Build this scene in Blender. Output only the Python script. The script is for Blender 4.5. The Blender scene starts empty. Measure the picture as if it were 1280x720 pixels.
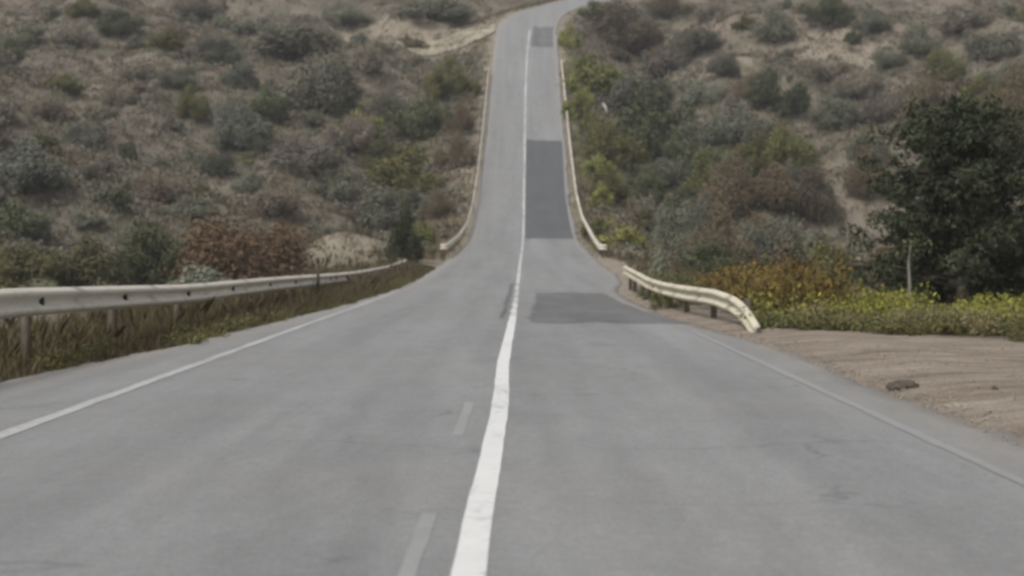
import bpy, math, random
import numpy as np

random.seed(7)
RNG = np.random.default_rng(11)
SC = bpy.context.scene
COL = SC.collection

# ------------------------------------------------------------------ camera
F = 2600.0                       # focal length in photo pixels (1280 wide)
CAM_H = 1.29
PITCH = math.radians(5.0)        # looking slightly down along the falling road
cam_d = bpy.data.cameras.new('camera')
cam_d.sensor_width = 36.0
cam_d.lens = 36.0 * F / 1280.0
cam_d.clip_start = 0.1
cam_d.clip_end = 6000
cam_d.dof.use_dof = True
cam_d.dof.focus_distance = 22.0
cam_d.dof.aperture_fstop = 2.8
cam = bpy.data.objects.new('camera', cam_d)
cam.location = (0, 0, CAM_H)
cam.rotation_euler = (math.pi / 2 - PITCH, 0, 0)
COL.objects.link(cam)
SC.camera = cam

# ------------------------------------------------------------------ sky and sun (overcast)
SUN_EL, SUN_AZ = math.radians(52), math.radians(-140)   # from behind left
world = bpy.data.worlds.new('World')
SC.world = world
world.use_nodes = True
nt = world.node_tree
nt.nodes.clear()
sky = nt.nodes.new('ShaderNodeTexSky')
sky.sky_type = 'NISHITA'
sky.sun_disc = False
sky.sun_elevation = SUN_EL
sky.sun_rotation = SUN_AZ
sky.air_density = 1.0
sky.dust_density = 4.0
hs = nt.nodes.new('ShaderNodeHueSaturation')
hs.inputs['Saturation'].default_value = 0.12      # cloud cover: the sky light is nearly grey
bg = nt.nodes.new('ShaderNodeBackground')
bg.inputs['Strength'].default_value = 0.115
wo = nt.nodes.new('ShaderNodeOutputWorld')
nt.links.new(sky.outputs[0], hs.inputs['Color'])
nt.links.new(hs.outputs[0], bg.inputs['Color'])
nt.links.new(bg.outputs[0], wo.inputs['Surface'])
sun_d = bpy.data.lights.new('sun', 'SUN')
sun_d.energy = 1.4
sun_d.angle = math.radians(18)
sun_d.color = (1.0, 0.97, 0.93)
sun = bpy.data.objects.new('sun', sun_d)
sun.rotation_euler = (math.pi / 2 - SUN_EL, 0, -SUN_AZ + math.pi)
COL.objects.link(sun)

SC.view_settings.view_transform = 'Standard'
SC.view_settings.look = 'None'
SC.view_settings.exposure = 0.66
SC.view_settings.gamma = 1.0
SC.view_settings.use_curve_mapping = False
SC.render.engine = 'CYCLES'
SC.cycles.use_denoising = True
SC.cycles.max_bounces = 4
SC.cycles.diffuse_bounces = 3
SC.cycles.glossy_bounces = 2
SC.cycles.transparent_max_bounces = 8
SC.cycles.pixel_filter_type = 'BLACKMAN_HARRIS'
SC.cycles.filter_width = 3.2

# ------------------------------------------------------------------ ground shape
def table(pts, smooth, lo=-80.0, hi=2600.0, step=0.5):
    xs = np.arange(lo, hi, step)
    p = np.array(pts, float)
    ys = np.interp(xs, p[:, 0], p[:, 1])
    if smooth:
        k = int(3 * smooth / step)
        t = np.arange(-k, k + 1) * step
        g = np.exp(-0.5 * (t / smooth) ** 2)
        g /= g.sum()
        ys = np.convolve(np.pad(ys, k, mode='edge'), g, mode='valid')
    return lambda d: np.interp(d, xs, ys)

# height of the road above the plane of its near, falling stretch
rel = table([(-80, 0), (50, 0), (61, .03), (80, .18), (99, .53), (118, 1.15), (138, 2.1), (151, 3.6), (165, 6.0),
             (185, 10.9), (217, 19.3), (236, 24.4), (253, 29.0), (270, 33.6), (480, 90), (640, 107), (2600, 244)], 4.0)
def zr(d):
    return -0.07 * d + rel(d)
XL = table([(-80, -5.15), (20, -5.08), (24, -4.88), (27, -4.6), (36, -4.38), (52, -3.98), (68, -3.7), (95, -3.6),
            (113, -3.26), (138, -2.82), (148, -2.73), (165, -2.67), (185, -2.42), (217, -2.17), (236, -2.0), (250, -1.8),
            (256, -1.0), (260, .2), (266, 3.3), (270, 5.8), (276, 10), (283, 18), (290, 60), (2600, 60)], 1.0)
XR = table([(-80, 3.45), (14, 3.47), (20, 3.5), (26, 3.56), (31, 3.5), (36, 3.3), (43, 3.05), (55, 3.08), (66, 3.3),
            (76, 4.0), (88, 4.5), (113, 4.5), (138, 4.4), (165, 4.5), (185, 4.77), (217, 5.0), (236, 5.17), (252, 5.45),
            (258, 6.2), (262, 7.2), (266, 8.8), (270, 11.5), (275, 20), (280, 60), (2600, 60)], 1.0)
XC = table([(-80, -.18), (8, -.175), (10.3, -.162), (13.3, -.125), (18.5, -.09), (23, -.108), (29, -.067), (39.5, .01), (61, .135), (83, .255), (108, .43), (138, .74),
            (165, .95), (185, 1.14), (217, 1.42), (236, 1.75), (250, 2.2)], 1.2)
ROAD_END = 289.0

def sines(n, lmin, lmax, seed):
    r = np.random.default_rng(seed)
    lam = np.exp(r.uniform(math.log(lmin), math.log(lmax), n))
    th = r.uniform(0, 2 * math.pi, n)
    ph = r.uniform(0, 2 * math.pi, n)
    kx, ky = 2 * math.pi * np.cos(th) / lam, 2 * math.pi * np.sin(th) / lam
    amp = lam / lam.max()
    amp = amp / math.sqrt((amp ** 2).sum() / 2)
    def f(x, y):
        out = np.zeros(np.broadcast(x, y).shape)
        for a, b, c, w in zip(kx, ky, ph, amp):
            out = out + w * np.sin(a * x + b * y + c)
        return out
    return f
big_n = sines(14, 22, 70, 3)
mid_n = sines(22, 5, 18, 4)
fine_n = sines(26, 1.0, 4.0, 5)

def sstep(a, b, v):
    t = np.clip((v - a) / (b - a), 0, 1)
    return t * t * (3 - 2 * t)

def ground(x, d):
    x = np.asarray(x, float); d = np.asarray(d, float)
    xl, xr = XL(d), XR(d)
    el, er = xl - x, x - xr                      # metres outside the asphalt
    e = np.maximum(el, er)
    z = zr(d)
    hill = sstep(100, 150, d)
    out = sstep(2.0, 16.0, e)
    z = z + np.where(d > 500, 0, 1) * 0
    # the shelf beside the near road falls away a little on both sides
    near = 1 - hill
    z = z - near * 0.9 * sstep(1.4, 7, el) * sstep(0, 22, d + 20)
    z = z - near * 0.9 * sstep(2.0, 7, er) * sstep(48, 66, d)
    # gullies along the embankment of the climbing road
    z = z - hill * 1.8 * np.exp(-((el - 8.0) / 4.5) ** 2) * (el > 0)
    z = z - hill * 2.2 * np.exp(-((er - 8.5) / 5.0) ** 2) * (er > 0)
    z = z + hill * out * (1.5 * big_n(x, d) + 0.55 * mid_n(x, d))
    # the slopes lift away from the road
    z = z + hill * 3.0 * sstep(12, 60, e) * (1 - sstep(230, 300, d))
    z = z + out * 0.10 * fine_n(x, d) * (0.35 + 0.65 * hill)
    # bare mounds
    z = z + 2.3 * np.exp(-((x + 9.6) / 2.9) ** 2 - ((d - 118) / 3.5) ** 2) + 1.6 * np.exp(-((x - 27.2) / 3.4) ** 2 - ((d - 172) / 4.5) ** 2)
    # verge lip, then down below the asphalt sheet
    z = z + 0.06 * sstep(0.25, 1.0, e) * (1 - hill) + 0.02 * fine_n(x * 1.7, d * 1.7) * sstep(.3, 1.2, e)
    z = z - 0.12 * (1 - sstep(-0.25, 0.25, e))
    return z

CP, SP = math.cos(PITCH), math.sin(PITCH)
def ray(px, py):
    a, b = (px - 640.0) / F, (360.0 - py) / F
    v = np.array([a, CP + b * SP, -SP + b * CP])
    return v / v[1]
DD = np.concatenate([np.arange(8, 120, .1), np.arange(120, 520, .25)])
def hit(px, py):
    """where the sight line of a photo pixel meets the ground"""
    v = ray(px, py)
    x, z = v[0] * DD, CAM_H + v[2] * DD
    below = z < ground(x, DD)
    i = int(np.argmax(below)) if below.any() else len(DD) - 1
    return float(x[i]), float(DD[i])
def at_depth(px, d):
    return (px - 640.0) / F * d * 1.0
def gz(x, d):
    return float(ground(np.array([x]), np.array([d]))[0])

# ------------------------------------------------------------------ materials
def new_mat(name):
    m = bpy.data.materials.new(name)
    m.use_nodes = True
    n = m.node_tree
    b = n.nodes['Principled BSDF']
    b.inputs['Roughness'].default_value = 0.85
    b.inputs['Specular IOR Level'].default_value = 0.25
    return m, n, b
def node(n, kind, **kw):
    o = n.nodes.new(kind)
    for k, v in kw.items():
        if k in o.inputs.keys():
            o.inputs[k].default_value = v
        else:
            setattr(o, k, v)
    return o
def link(n, a, b):
    n.links.new(a, b)
def noise(n, vec, scale, detail=6, rough=.6, dist=0.0):
    o = node(n, 'ShaderNodeTexNoise', Scale=scale, Detail=detail, Roughness=rough, Distortion=dist)
    link(n, vec, o.inputs['Vector'])
    return o.outputs['Fac']
def ramp(n, fac, stops):
    o = n.nodes.new('ShaderNodeValToRGB')
    el = o.color_ramp.elements
    while len(el) < len(stops):
        el.new(0.5)
    for e, (p, c) in zip(el, stops):
        e.position = p
        e.color = (c[0], c[1], c[2], 1) if not isinstance(c, (int, float)) else (c, c, c, 1)
    link(n, fac, o.inputs['Fac'])
    return o.outputs['Color']
def mix(n, fac, a, b, mode='MIX'):
    o = n.nodes.new('ShaderNodeMix')
    o.data_type = 'RGBA'
    o.blend_type = mode
    for sock, v in ((o.inputs['Factor'], fac), (o.inputs[6], a), (o.inputs[7], b)):
        if isinstance(v, (int, float)):
            sock.default_value = v
        elif isinstance(v, tuple):
            sock.default_value = (v[0], v[1], v[2], 1)
        else:
            link(n, v, sock)
    return o.outputs[2]
def math_n(n, op, a, b=0.0, clamp=False):
    o = n.nodes.new('ShaderNodeMath')
    o.operation = op
    o.use_clamp = clamp
    for i, v in enumerate((a, b)):
        if isinstance(v, (int, float)):
            o.inputs[i].default_value = v
        else:
            link(n, v, o.inputs[i])
    return o.outputs[0]
def mapping(n, vec, scale=(1, 1, 1), loc=(0, 0, 0)):
    o = node(n, 'ShaderNodeMapping')
    o.inputs['Scale'].default_value = scale
    o.inputs['Location'].default_value = loc
    link(n, vec, o.inputs['Vector'])
    return o.outputs[0]
def bump(n, b, height, strength, dist):
    o = node(n, 'ShaderNodeBump', Strength=strength, Distance=dist)
    link(n, height, o.inputs['Height'])
    link(n, o.outputs[0], b.inputs['Normal'])
def pos(n):
    return n.nodes.new('ShaderNodeNewGeometry').outputs['Position']

def asphalt(name, tone, streak=1.0, mottle=None, cool=0.0, dusty=False):
    m, n, b = new_mat(name)
    p = pos(n)
    col = ramp(n, noise(n, mapping(n, p, (1, .35, .5)), 0.5, 5, .6), [(.25, tone * .93), (.75, tone * 1.07)])
    col = mix(n, 1.0, col, ramp(n, noise(n, mapping(n, p, (1, .22, .3)), 3.2, 9, .74, .2), [(.3, .90), (.7, 1.10)]), 'MULTIPLY')
    tint = ramp(n, noise(n, p, 0.16, 3, .5), [(.35, (1, 1, 1)), (.7, (1.012, 1.0, .985))])
    col = mix(n, 1.0, col, tint, 'MULTIPLY')
    # streaks along the driving direction
    st = ramp(n, noise(n, mapping(n, p, (1.25, .035, .035), (5.3, 2.0, 0)), 1.0, 5, .62), [(.3, 1 - .14 * streak), (.7, 1 + .12 * streak)])
    col = mix(n, 1.0, col, st, 'MULTIPLY')
    # scuffs and lighter worn spots
    sc = ramp(n, noise(n, mapping(n, p, (1.1, .16, .3)), 1.3, 7, .7, .3), [(.55, 0.0), (.75, 1.0)])
    col = mix(n, math_n(n, 'MULTIPLY', sc, .34), col, (tone * 1.35, tone * 1.35, tone * 1.36))
    sd = ramp(n, noise(n, mapping(n, p, (1, .25, .3), (7, 3, 0)), 2.1, 6, .7, .4), [(.6, 0.0), (.8, 1.0)])
    col = mix(n, math_n(n, 'MULTIPLY', sd, .22), col, (tone * .62, tone * .62, tone * .63))
    col = mix(n, 1.0, col, ramp(n, noise(n, p, 13, 5, .75), [(.3, .88), (.7, 1.12)]), 'MULTIPLY')
    # stones of the aggregate
    ag = ramp(n, noise(n, p, 55, 3, .7), [(.3, .72), (.7, 1.28)])
    col = mix(n, 1.0, col, ag, 'MULTIPLY')
    # hairline cracks
    wob = noise(n, p, .8, 4, .6)
    vv = node(n, 'ShaderNodeTexVoronoi', feature='DISTANCE_TO_EDGE', Scale=.33)
    pm = node(n, 'ShaderNodeVectorMath', operation='MULTIPLY_ADD')
    nz = node(n, 'ShaderNodeTexNoise', Scale=1.1, Detail=5.0)
    link(n, p, nz.inputs['Vector'])
    link(n, nz.outputs['Color'], pm.inputs[0])
    pm.inputs[1].default_value = (1.3, 1.3, 0)
    link(n, p, pm.inputs[2])
    link(n, pm.outputs[0], vv.inputs['Vector'])
    cr = ramp(n, vv.outputs['Distance'], [(.0, 1.0), (.012, 0.0)])
    crm = ramp(n, wob, [(.50, 0.0), (.58, 1.0)])
    col = mix(n, math_n(n, 'MULTIPLY', math_n(n, 'MULTIPLY', cr, crm), .55), col, (tone * .4, tone * .4, tone * .4))
    if mottle:            # the repair has worn through to the older surface in places
        f = ramp(n, noise(n, mapping(n, p, (.8, .35, .4)), 1.1, 8, .7, .5), [(.50, 0.0), (.72, .7)])
        col = mix(n, f, col, (mottle, mottle, mottle))
    if dusty:             # dirt carried onto the asphalt along its edges
        du = node(n, 'ShaderNodeVertexColor', layer_name='dust').outputs['Color']
        dn = ramp(n, noise(n, mapping(n, p, (1.3, .5, .5)), 1.6, 9, .75, .4), [(.25, 0.0), (.65, 1.0)])
        col = mix(n, math_n(n, 'MULTIPLY', math_n(n, 'MULTIPLY', du, dn), .85), col, (.225, .202, .172))
    if cool:
        col = mix(n, 1.0, col, (1 - cool, 1.0, 1 + cool), 'MULTIPLY')
    link(n, col, b.inputs['Base Color'])
    b.inputs['Roughness'].default_value = .82
    b.inputs['Specular IOR Level'].default_value = .35
    h = math_n(n, 'ADD', noise(n, p, 70, 3, .7), math_n(n, 'MULTIPLY', noise(n, p, 9, 4, .6), .6))
    bump(n, b, h, .45, .006)
    return m

def paint(name, tone, under, lo, hi):
    """road paint, worn through to the asphalt between the two noise levels lo and hi"""
    m, n, b = new_mat(name)
    p = pos(n)
    w = math_n(n, 'ADD', math_n(n, 'MULTIPLY', noise(n, p, 14, 5, .75), .6),
               math_n(n, 'MULTIPLY', noise(n, mapping(n, p, (2, .25, .25)), 1.2, 4, .6), .4))
    f = ramp(n, w, [(lo, 0.0), (hi, 1.0)])
    c = mix(n, noise(n, p, 2.0, 4, .6), (tone * .9, tone * .9, tone * .88), (tone * 1.1, tone * 1.1, tone * 1.08))
    c = mix(n, f, (under, under, under), c)
    link(n, c, b.inputs['Base Color'])
    b.inputs['Roughness'].default_value = .7
    bump(n, b, noise(n, p, 60, 3, .7), .3, .004)
    return m

def terrain_mat():
    m, n, b = new_mat('hillside soil and dry grass')
    p = pos(n)
    at = node(n, 'ShaderNodeVertexColor', layer_name='cover')
    sp = n.nodes.new('ShaderNodeSeparateColor')
    link(n, at.outputs['Color'], sp.inputs[0])
    base = ramp(n, noise(n, p, .12, 8, .72, .5),
                [(.28, (.068, .062, .048)), (.42, (.126, .110, .091)), (.58, (.172, .146, .122)), (.72, (.130, .120, .098)), (.85, (.208, .176, .140))])
    d2 = ramp(n, noise(n, p, 1.1, 8, .75, .4), [(.25, .62), (.5, .96), (.8, 1.28)])
    base = mix(n, 1.0, base, d2, 'MULTIPLY')
    gr = ramp(n, noise(n, p, .55, 6, .7, .3), [(.48, 0.0), (.66, 1.0)])
    base = mix(n, math_n(n, 'MULTIPLY', gr, .75), base, (.098, .100, .070))
    base = mix(n, 1.0, base, ramp(n, noise(n, p, .045, 5, .6, .6), [(.32, (.86, .90, .84)), (.68, (1.14, 1.08, 1.06))]), 'MULTIPLY')
    # green cover
    g = mix(n, noise(n, p, 2.4, 6, .7), (.035, .045, .018), (.135, .135, .05))
    base = mix(n, sp.outputs[1], base, g)
    # sand and bare dirt
    s = ramp(n, noise(n, p, .9, 8, .7, .4), [(.25, (.15, .125, .095)), (.55, (.235, .203, .158)), (.8, (.315, .277, .222))])
    base = mix(n, sp.outputs[0], base, s)
    t = ramp(n, noise(n, mapping(n, p, (.45, 1.7, 1)), 1.0, 8, .68, .5),
             [(.25, (.10, .078, .06)), (.40, (.195, .157, .125)), (.55, (.265, .222, .18)), (.75, (.37, .325, .27))])
    t = mix(n, 1.0, t, ramp(n, noise(n, p, 18, 4, .75), [(.3, .7), (.7, 1.3)]), 'MULTIPLY')
    base = mix(n, sp.outputs[2], base, t)
    link(n, base, b.inputs['Base Color'])
    b.inputs['Roughness'].default_value = .95
    b.inputs['Specular IOR Level'].default_value = .1
    h = math_n(n, 'ADD', noise(n, p, 1.3, 8, .75), math_n(n, 'MULTIPLY', noise(n, p, 16, 5, .7), .1))
    bump(n, b, h, .9, .25)
    return m

def leaf_mat(name, dark, light, var=.25):
    """leaves: every leaf and every plant a little different"""
    def rich(c):
        l = .3 * c[0] + .6 * c[1] + .1 * c[2]
        return tuple(max(.002, l + (v - l) * 1.14) for v in c)
    dark, light = rich(dark), rich(light)
    m, n, b = new_mat(name)
    ge = n.nodes.new('ShaderNodeNewGeometry')
    ob = n.nodes.new('ShaderNodeObjectInfo')
    f = math_n(n, 'ADD', math_n(n, 'MULTIPLY', ge.outputs['Random Per Island'], .7),
               math_n(n, 'MULTIPLY', noise(n, ge.outputs['Position'], .7, 4, .6), .3))
    c = mix(n, f, dark, light)
    v = ramp(n, ob.outputs['Random'], [(0, (1 - var, 1 - var, 1 - var)), (.5, (1 + var * .3, 1, 1 - var * .3)), (1, (1 + var, 1 + var, 1 + var * .8))])
    c = mix(n, 1.0, c, v, 'MULTIPLY')
    link(n, c, b.inputs['Base Color'])
    b.inputs['Specular IOR Level'].default_value = .15
    return m

def plain(name, a, c, scale=8.0, rough=.8, spec=.25, metal=0.0, bstr=.3, bdist=.01):
    m, n, b = new_mat(name)
    p = n.nodes.new('ShaderNodeTexCoord').outputs['Object']
    link(n, mix(n, ramp(n, noise(n, p, scale, 7, .7, .3), [(.3, 0.0), (.7, 1.0)]), a, c), b.inputs['Base Color'])
    b.inputs['Roughness'].default_value = rough
    b.inputs['Specular IOR Level'].default_value = spec
    b.inputs['Metallic'].default_value = metal
    bump(n, b, noise(n, p, scale * 2.5, 6, .7), bstr, bdist)
    return m

def rail_mat(name, base, rust):
    m, n, b = new_mat(name)
    p = pos(n)
    w = noise(n, mapping(n, p, (1, 1, 3)), 2.2, 7, .72, .4)
    c = mix(n, noise(n, p, 1.1, 5, .6), tuple(v * .86 for v in base), tuple(v * 1.1 for v in base))
    c = mix(n, math_n(n, 'MULTIPLY', ramp(n, w, [(.50, 0.0), (.72, 1.0)]), .6), c, rust)
    st = ramp(n, noise(n, mapping(n, p, (6, 6, .6)), 1.5, 6, .7), [(.55, 0.0), (.75, 1.0)])
    c = mix(n, math_n(n, 'MULTIPLY', st, .55), c, tuple(v * .45 for v in base))
    link(n, c, b.inputs['Base Color'])
    b.inputs['Roughness'].default_value = .55
    b.inputs['Specular IOR Level'].default_value = .4
    bump(n, b, w, .15, .01)
    return m

M = {}
M['asphalt'] = asphalt('weathered grey asphalt', .164, 1.1, dusty=True)
M['patch'] = asphalt('darker asphalt patch', .092, 1.3, .150)
M['patch_hill'] = asphalt('dark asphalt repair', .070, .9, .085, .05)
M['seal'] = asphalt('tar seam', .085, 1.0, .15)
M['white'] = paint('white centre line paint', .50, .19, .33, .46)
M['edge'] = paint('worn white edge line paint', .34, .17, .36, .58)
M['broken'] = paint('broken white line paint', .48, .17, .40, .54)
M['faint'] = paint('rubbed off edge line paint', .225, .172, .36, .66)
M['ghost'] = paint('old painted over dash', .255, .178, .34, .74)
M['terrain'] = terrain_mat()
M['dirt_track'] = plain('pale dirt track', (.15, .132, .095), (.31, .278, .212), .35, .95, .1)
M['bark'] = plain('grey brown bark', (.045, .036, .028), (.11, .092, .074), 5, .95, .1)
M['pale_bark'] = plain('pale grey bark', (.10, .095, .08), (.22, .21, .18), 6, .95, .1)
M['rock'] = plain('sandy rock', (.085, .072, .056), (.225, .198, .155), 1.6, .95, .1, bstr=1.0, bdist=.2)
M['pebble'] = plain('dusty pebbles', (.14, .118, .095), (.30, .26, .21), 3, .95, .1)
M['stone'] = plain('brown stone', (.04, .034, .027), (.11, .092, .075), 4, .95, .1, bstr=.6, bdist=.03)
M['rail_cream'] = rail_mat('cream painted rail steel', (.50, .465, .395), (.22, .165, .11))
M['rail_yellow'] = rail_mat('yellowed cream rail steel', (.47, .43, .325), (.18, .13, .08))
M['rail_far'] = rail_mat('dull cream rail steel', (.52, .48, .40), (.25, .19, .13))
M['post'] = plain('rusty post steel', (.045, .036, .027), (.11, .09, .07), 7, .8)
M['dark'] = plain('dark rubber', (.015, .014, .013), (.035, .032, .03), 20, .7)
M['stake'] = plain('weathered dark wood', (.035, .028, .022), (.085, .07, .055), 12, .9)
M['white_post'] = plain('chalky white paint', (.42, .40, .36), (.6, .58, .54), 8, .7)
LEAF = {
    'sage':   leaf_mat('grey green leaves', (.072, .077, .059), (.178, .184, .146)),
    'dark':   leaf_mat('dark green leaves', (.034, .040, .024), (.106, .116, .072)),
    'smoke':  leaf_mat('grey brown dark twigs', (.054, .056, .044), (.138, .138, .112)),
    'brown':  leaf_mat('brown dry twigs', (.056, .047, .033), (.146, .122, .088)),
    'olive':  leaf_mat('olive leaves', (.042, .044, .021), (.132, .130, .064)),
    'lime':   leaf_mat('yellow green leaves', (.065, .072, .026), (.215, .218, .090)),
    'bare':   leaf_mat('bare purple grey twigs', (.074, .067, .056), (.212, .192, .162)),
    'red':    leaf_mat('rust brown twigs', (.056, .039, .026), (.148, .104, .070), .12),
    'gold':   leaf_mat('orange yellow weeds', (.050, .039, .017), (.150, .108, .042)),
    'flower': leaf_mat('yellow flowering weed', (.066, .074, .024), (.270, .270, .080)),
    'moss':   leaf_mat('dull olive leaves', (.042, .042, .023), (.132, .126, .070)),
    'pine':   leaf_mat('dark needles', (.016, .020, .011), (.060, .067, .040), .1),
    'straw':  leaf_mat('dry straw', (.090, .075, .045), (.235, .205, .135)),
    'grass':  leaf_mat('verge grass', (.030, .029, .016), (.112, .098, .058)),
}

# ------------------------------------------------------------------ mesh helpers
def tag(o, label=None, cat=None, group=None, kind=None):
    if label: o['label'] = label
    if cat: o['category'] = cat
    if group: o['group'] = group
    if kind: o['kind'] = kind
    return o
def mesh(name, V, Fc, mats=None, smooth=False):
    me = bpy.data.meshes.new(name)
    V = np.asarray(V, np.float32)
    me.vertices.add(len(V))
    me.vertices.foreach_set('co', V.ravel())
    if isinstance(Fc, np.ndarray):
        k = Fc.shape[1]
        me.loops.add(Fc.size)
        me.loops.foreach_set('vertex_index', Fc.ravel().astype(np.int32))
        me.polygons.add(len(Fc))
        me.polygons.foreach_set('loop_start', (np.arange(len(Fc)) * k).astype(np.int32))
    else:
        tot = [len(f) for f in Fc]
        me.loops.add(sum(tot))
        me.loops.foreach_set('vertex_index', np.array([i for f in Fc for i in f], np.int32))
        me.polygons.add(len(Fc))
        me.polygons.foreach_set('loop_start', np.concatenate([[0], np.cumsum(tot)[:-1]]).astype(np.int32))
    if smooth:
        me.polygons.foreach_set('use_smooth', np.ones(len(me.polygons), bool))
    if mats is not None:
        me.materials.append(mats)
    me.update(calc_edges=True)
    me.validate()
    return me
def obj(name, me, parent=None):
    o = bpy.data.objects.new(name, me)
    COL.objects.link(o)
    o.parent = parent
    return o
def empty(name, loc=(0, 0, 0), rz=0.0, s=(1, 1, 1)):
    o = bpy.data.objects.new(name, None)
    COL.objects.link(o)
    o.location = loc
    o.rotation_euler = (0, 0, rz)
    o.scale = s
    o.empty_display_size = .2
    return o
def grid_faces(nr, nc, off=0):
    i, j = np.meshgrid(np.arange(nr - 1), np.arange(nc - 1), indexing='ij')
    a = (i * nc + j).ravel() + off
    return np.stack([a, a + 1, a + nc + 1, a + nc], 1)
class Geo:
    """collects boxes and tapered tubes for one mesh"""
    def __init__(s):
        s.V, s.F = [], []
    def tube(s, pts, rad, sides=6):
        pts = [np.array(p, float) for p in pts]
        base = len(s.V)
        for i, p in enumerate(pts):
            t = pts[min(i + 1, len(pts) - 1)] - pts[max(i - 1, 0)]
            t /= np.linalg.norm(t) + 1e-9
            u = np.cross(t, [0.31, 0.95, .05]); u /= np.linalg.norm(u) + 1e-9
            w = np.cross(t, u)
            for k in range(sides):
                a = 2 * math.pi * k / sides
                s.V.append(p + rad[i] * (math.cos(a) * u + math.sin(a) * w))
        for i in range(len(pts) - 1):
            for k in range(sides):
                a, b = base + i * sides + k, base + i * sides + (k + 1) % sides
                s.F.append((a, b, b + sides, a + sides))
        s.F.append(tuple(base + k for k in range(sides))[::-1])
        s.F.append(tuple(base + (len(pts) - 1) * sides + k for k in range(sides)))
    def box(s, c, size, rz=0.0):
        b = len(s.V)
        cr, sr = math.cos(rz), math.sin(rz)
        for dz in (-.5, .5):
            for dx, dy in ((-.5, -.5), (.5, -.5), (.5, .5), (-.5, .5)):
                x, y = dx * size[0], dy * size[1]
                s.V.append(np.array([c[0] + x * cr - y * sr, c[1] + x * sr + y * cr, c[2] + dz * size[2]]))
        for f in ((0, 3, 2, 1), (4, 5, 6, 7), (0, 1, 5, 4), (1, 2, 6, 5), (2, 3, 7, 6), (3, 0, 4, 7)):
            s.F.append(tuple(b + i for i in f))
    def mesh(s, name, mat, smooth=False):
        return mesh(name, np.array(s.V), s.F, mat, smooth)

def leaf_quads(P, N, size, aspect=1.6, rng=RNG):
    """one bent-free leaf face at every point P, facing N"""
    n = len(P)
    N = N / (np.linalg.norm(N, axis=1, keepdims=True) + 1e-9)
    r = rng.normal(size=(n, 3))
    u = np.cross(N, r); u /= np.linalg.norm(u, axis=1, keepdims=True) + 1e-9
    w = np.cross(N, u)
    a = (size * .5)[:, None] * u
    b = (size * .5 * aspect)[:, None] * w
    V = np.stack([P - b, P + a * .9 - b * .1, P + b, P - a * .9 - b * .1], 1).reshape(-1, 3)
    return V, np.arange(4 * n).reshape(n, 4)

def rand_dirs(n, rng, up=0.0):
    v = rng.normal(size=(n, 3))
    v[:, 2] += up
    return v / np.linalg.norm(v, axis=1, keepdims=True)

def shrub_meshes(seed, leaf, n_blob=11, n_leaf=1300, size=.12, fine=2.6, upright=0.0, twig=9, spiky=0.0, stem_mat='bark', flat=.8):
    """a shrub about 2 m across and 1.6 m tall, standing on z = 0"""
    rng = np.random.default_rng(seed)
    n_leaf, size, n_blob = int(n_leaf * fine), size / math.sqrt(fine) * 1.05, n_blob + 8
    bc, br = [], []
    for i in range(n_blob):
        a = rng.uniform(0, 2 * math.pi)
        r = math.sqrt(rng.uniform(0, 1)) * .88
        h = rng.uniform(.08, 1.15) * (1 - .55 * r) * rng.uniform(.7, 1.1) + .05
        bc.append((r * math.cos(a), r * math.sin(a), h * flat / .8))
        br.append(rng.uniform(.12, .38) * (1.15 - .45 * r))
    bc, br = np.array(bc), np.array(br)
    pick = rng.choice(n_blob, n_leaf, p=br ** 2 / (br ** 2).sum())
    D = rand_dirs(n_leaf, rng, .25)
    rad = br[pick] * (rng.uniform(.35, 1.0, n_leaf) ** .4) * (1 + spiky * rng.uniform(-.2, .7, n_leaf) ** 3)
    rad *= 1 + .24 * rng.normal(size=n_leaf) + .5 * (rng.uniform(size=n_leaf) > .9)
    P = bc[pick] + D * rad[:, None]
    if upright:
        P[:, 2] *= 1 + upright * rng.uniform(0, 1, n_leaf)
    P[:, 2] = np.abs(P[:, 2]) + .01
    N = D + .75 * rng.normal(size=(n_leaf, 3)) + np.array([0, 0, .25])
    V, Fc = leaf_quads(P, N, size * rng.uniform(.55, 1.4, n_leaf), 1.5 + 1.4 * spiky, rng)
    me = mesh('foliage', V, Fc, LEAF[leaf])
    g = Geo()
    for i in range(twig):
        c = bc[i % n_blob]
        mid = c * np.array([.45, .45, .55]) + rng.normal(size=3) * .05
        mid[2] = abs(mid[2])
        tip = c + rand_dirs(1, rng, .8)[0] * br[i % n_blob] * .9
        g.tube([(c[0] * .06, c[1] * .06, -.15), mid, c, tip], [.035, .026, .016, .006], 5)
    return me, g.mesh('stem', M[stem_mat])

def add_shrub(name, protos, i, x, d, w, h, label, group, cat='shrub', rz=None, sink=.05):
    fo, st = protos[i % len(protos)]
    t = empty(name, (x, d, gz(x, d) - sink), random.uniform(0, 6.28) if rz is None else rz, (w / 2.0 * random.uniform(.85, 1.2), w / 2.0 * random.uniform(.8, 1.2), h / 1.4))
    obj('foliage', fo, t)
    obj('stem', st, t)
    tag(t, label, cat, group)
    return t

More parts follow.
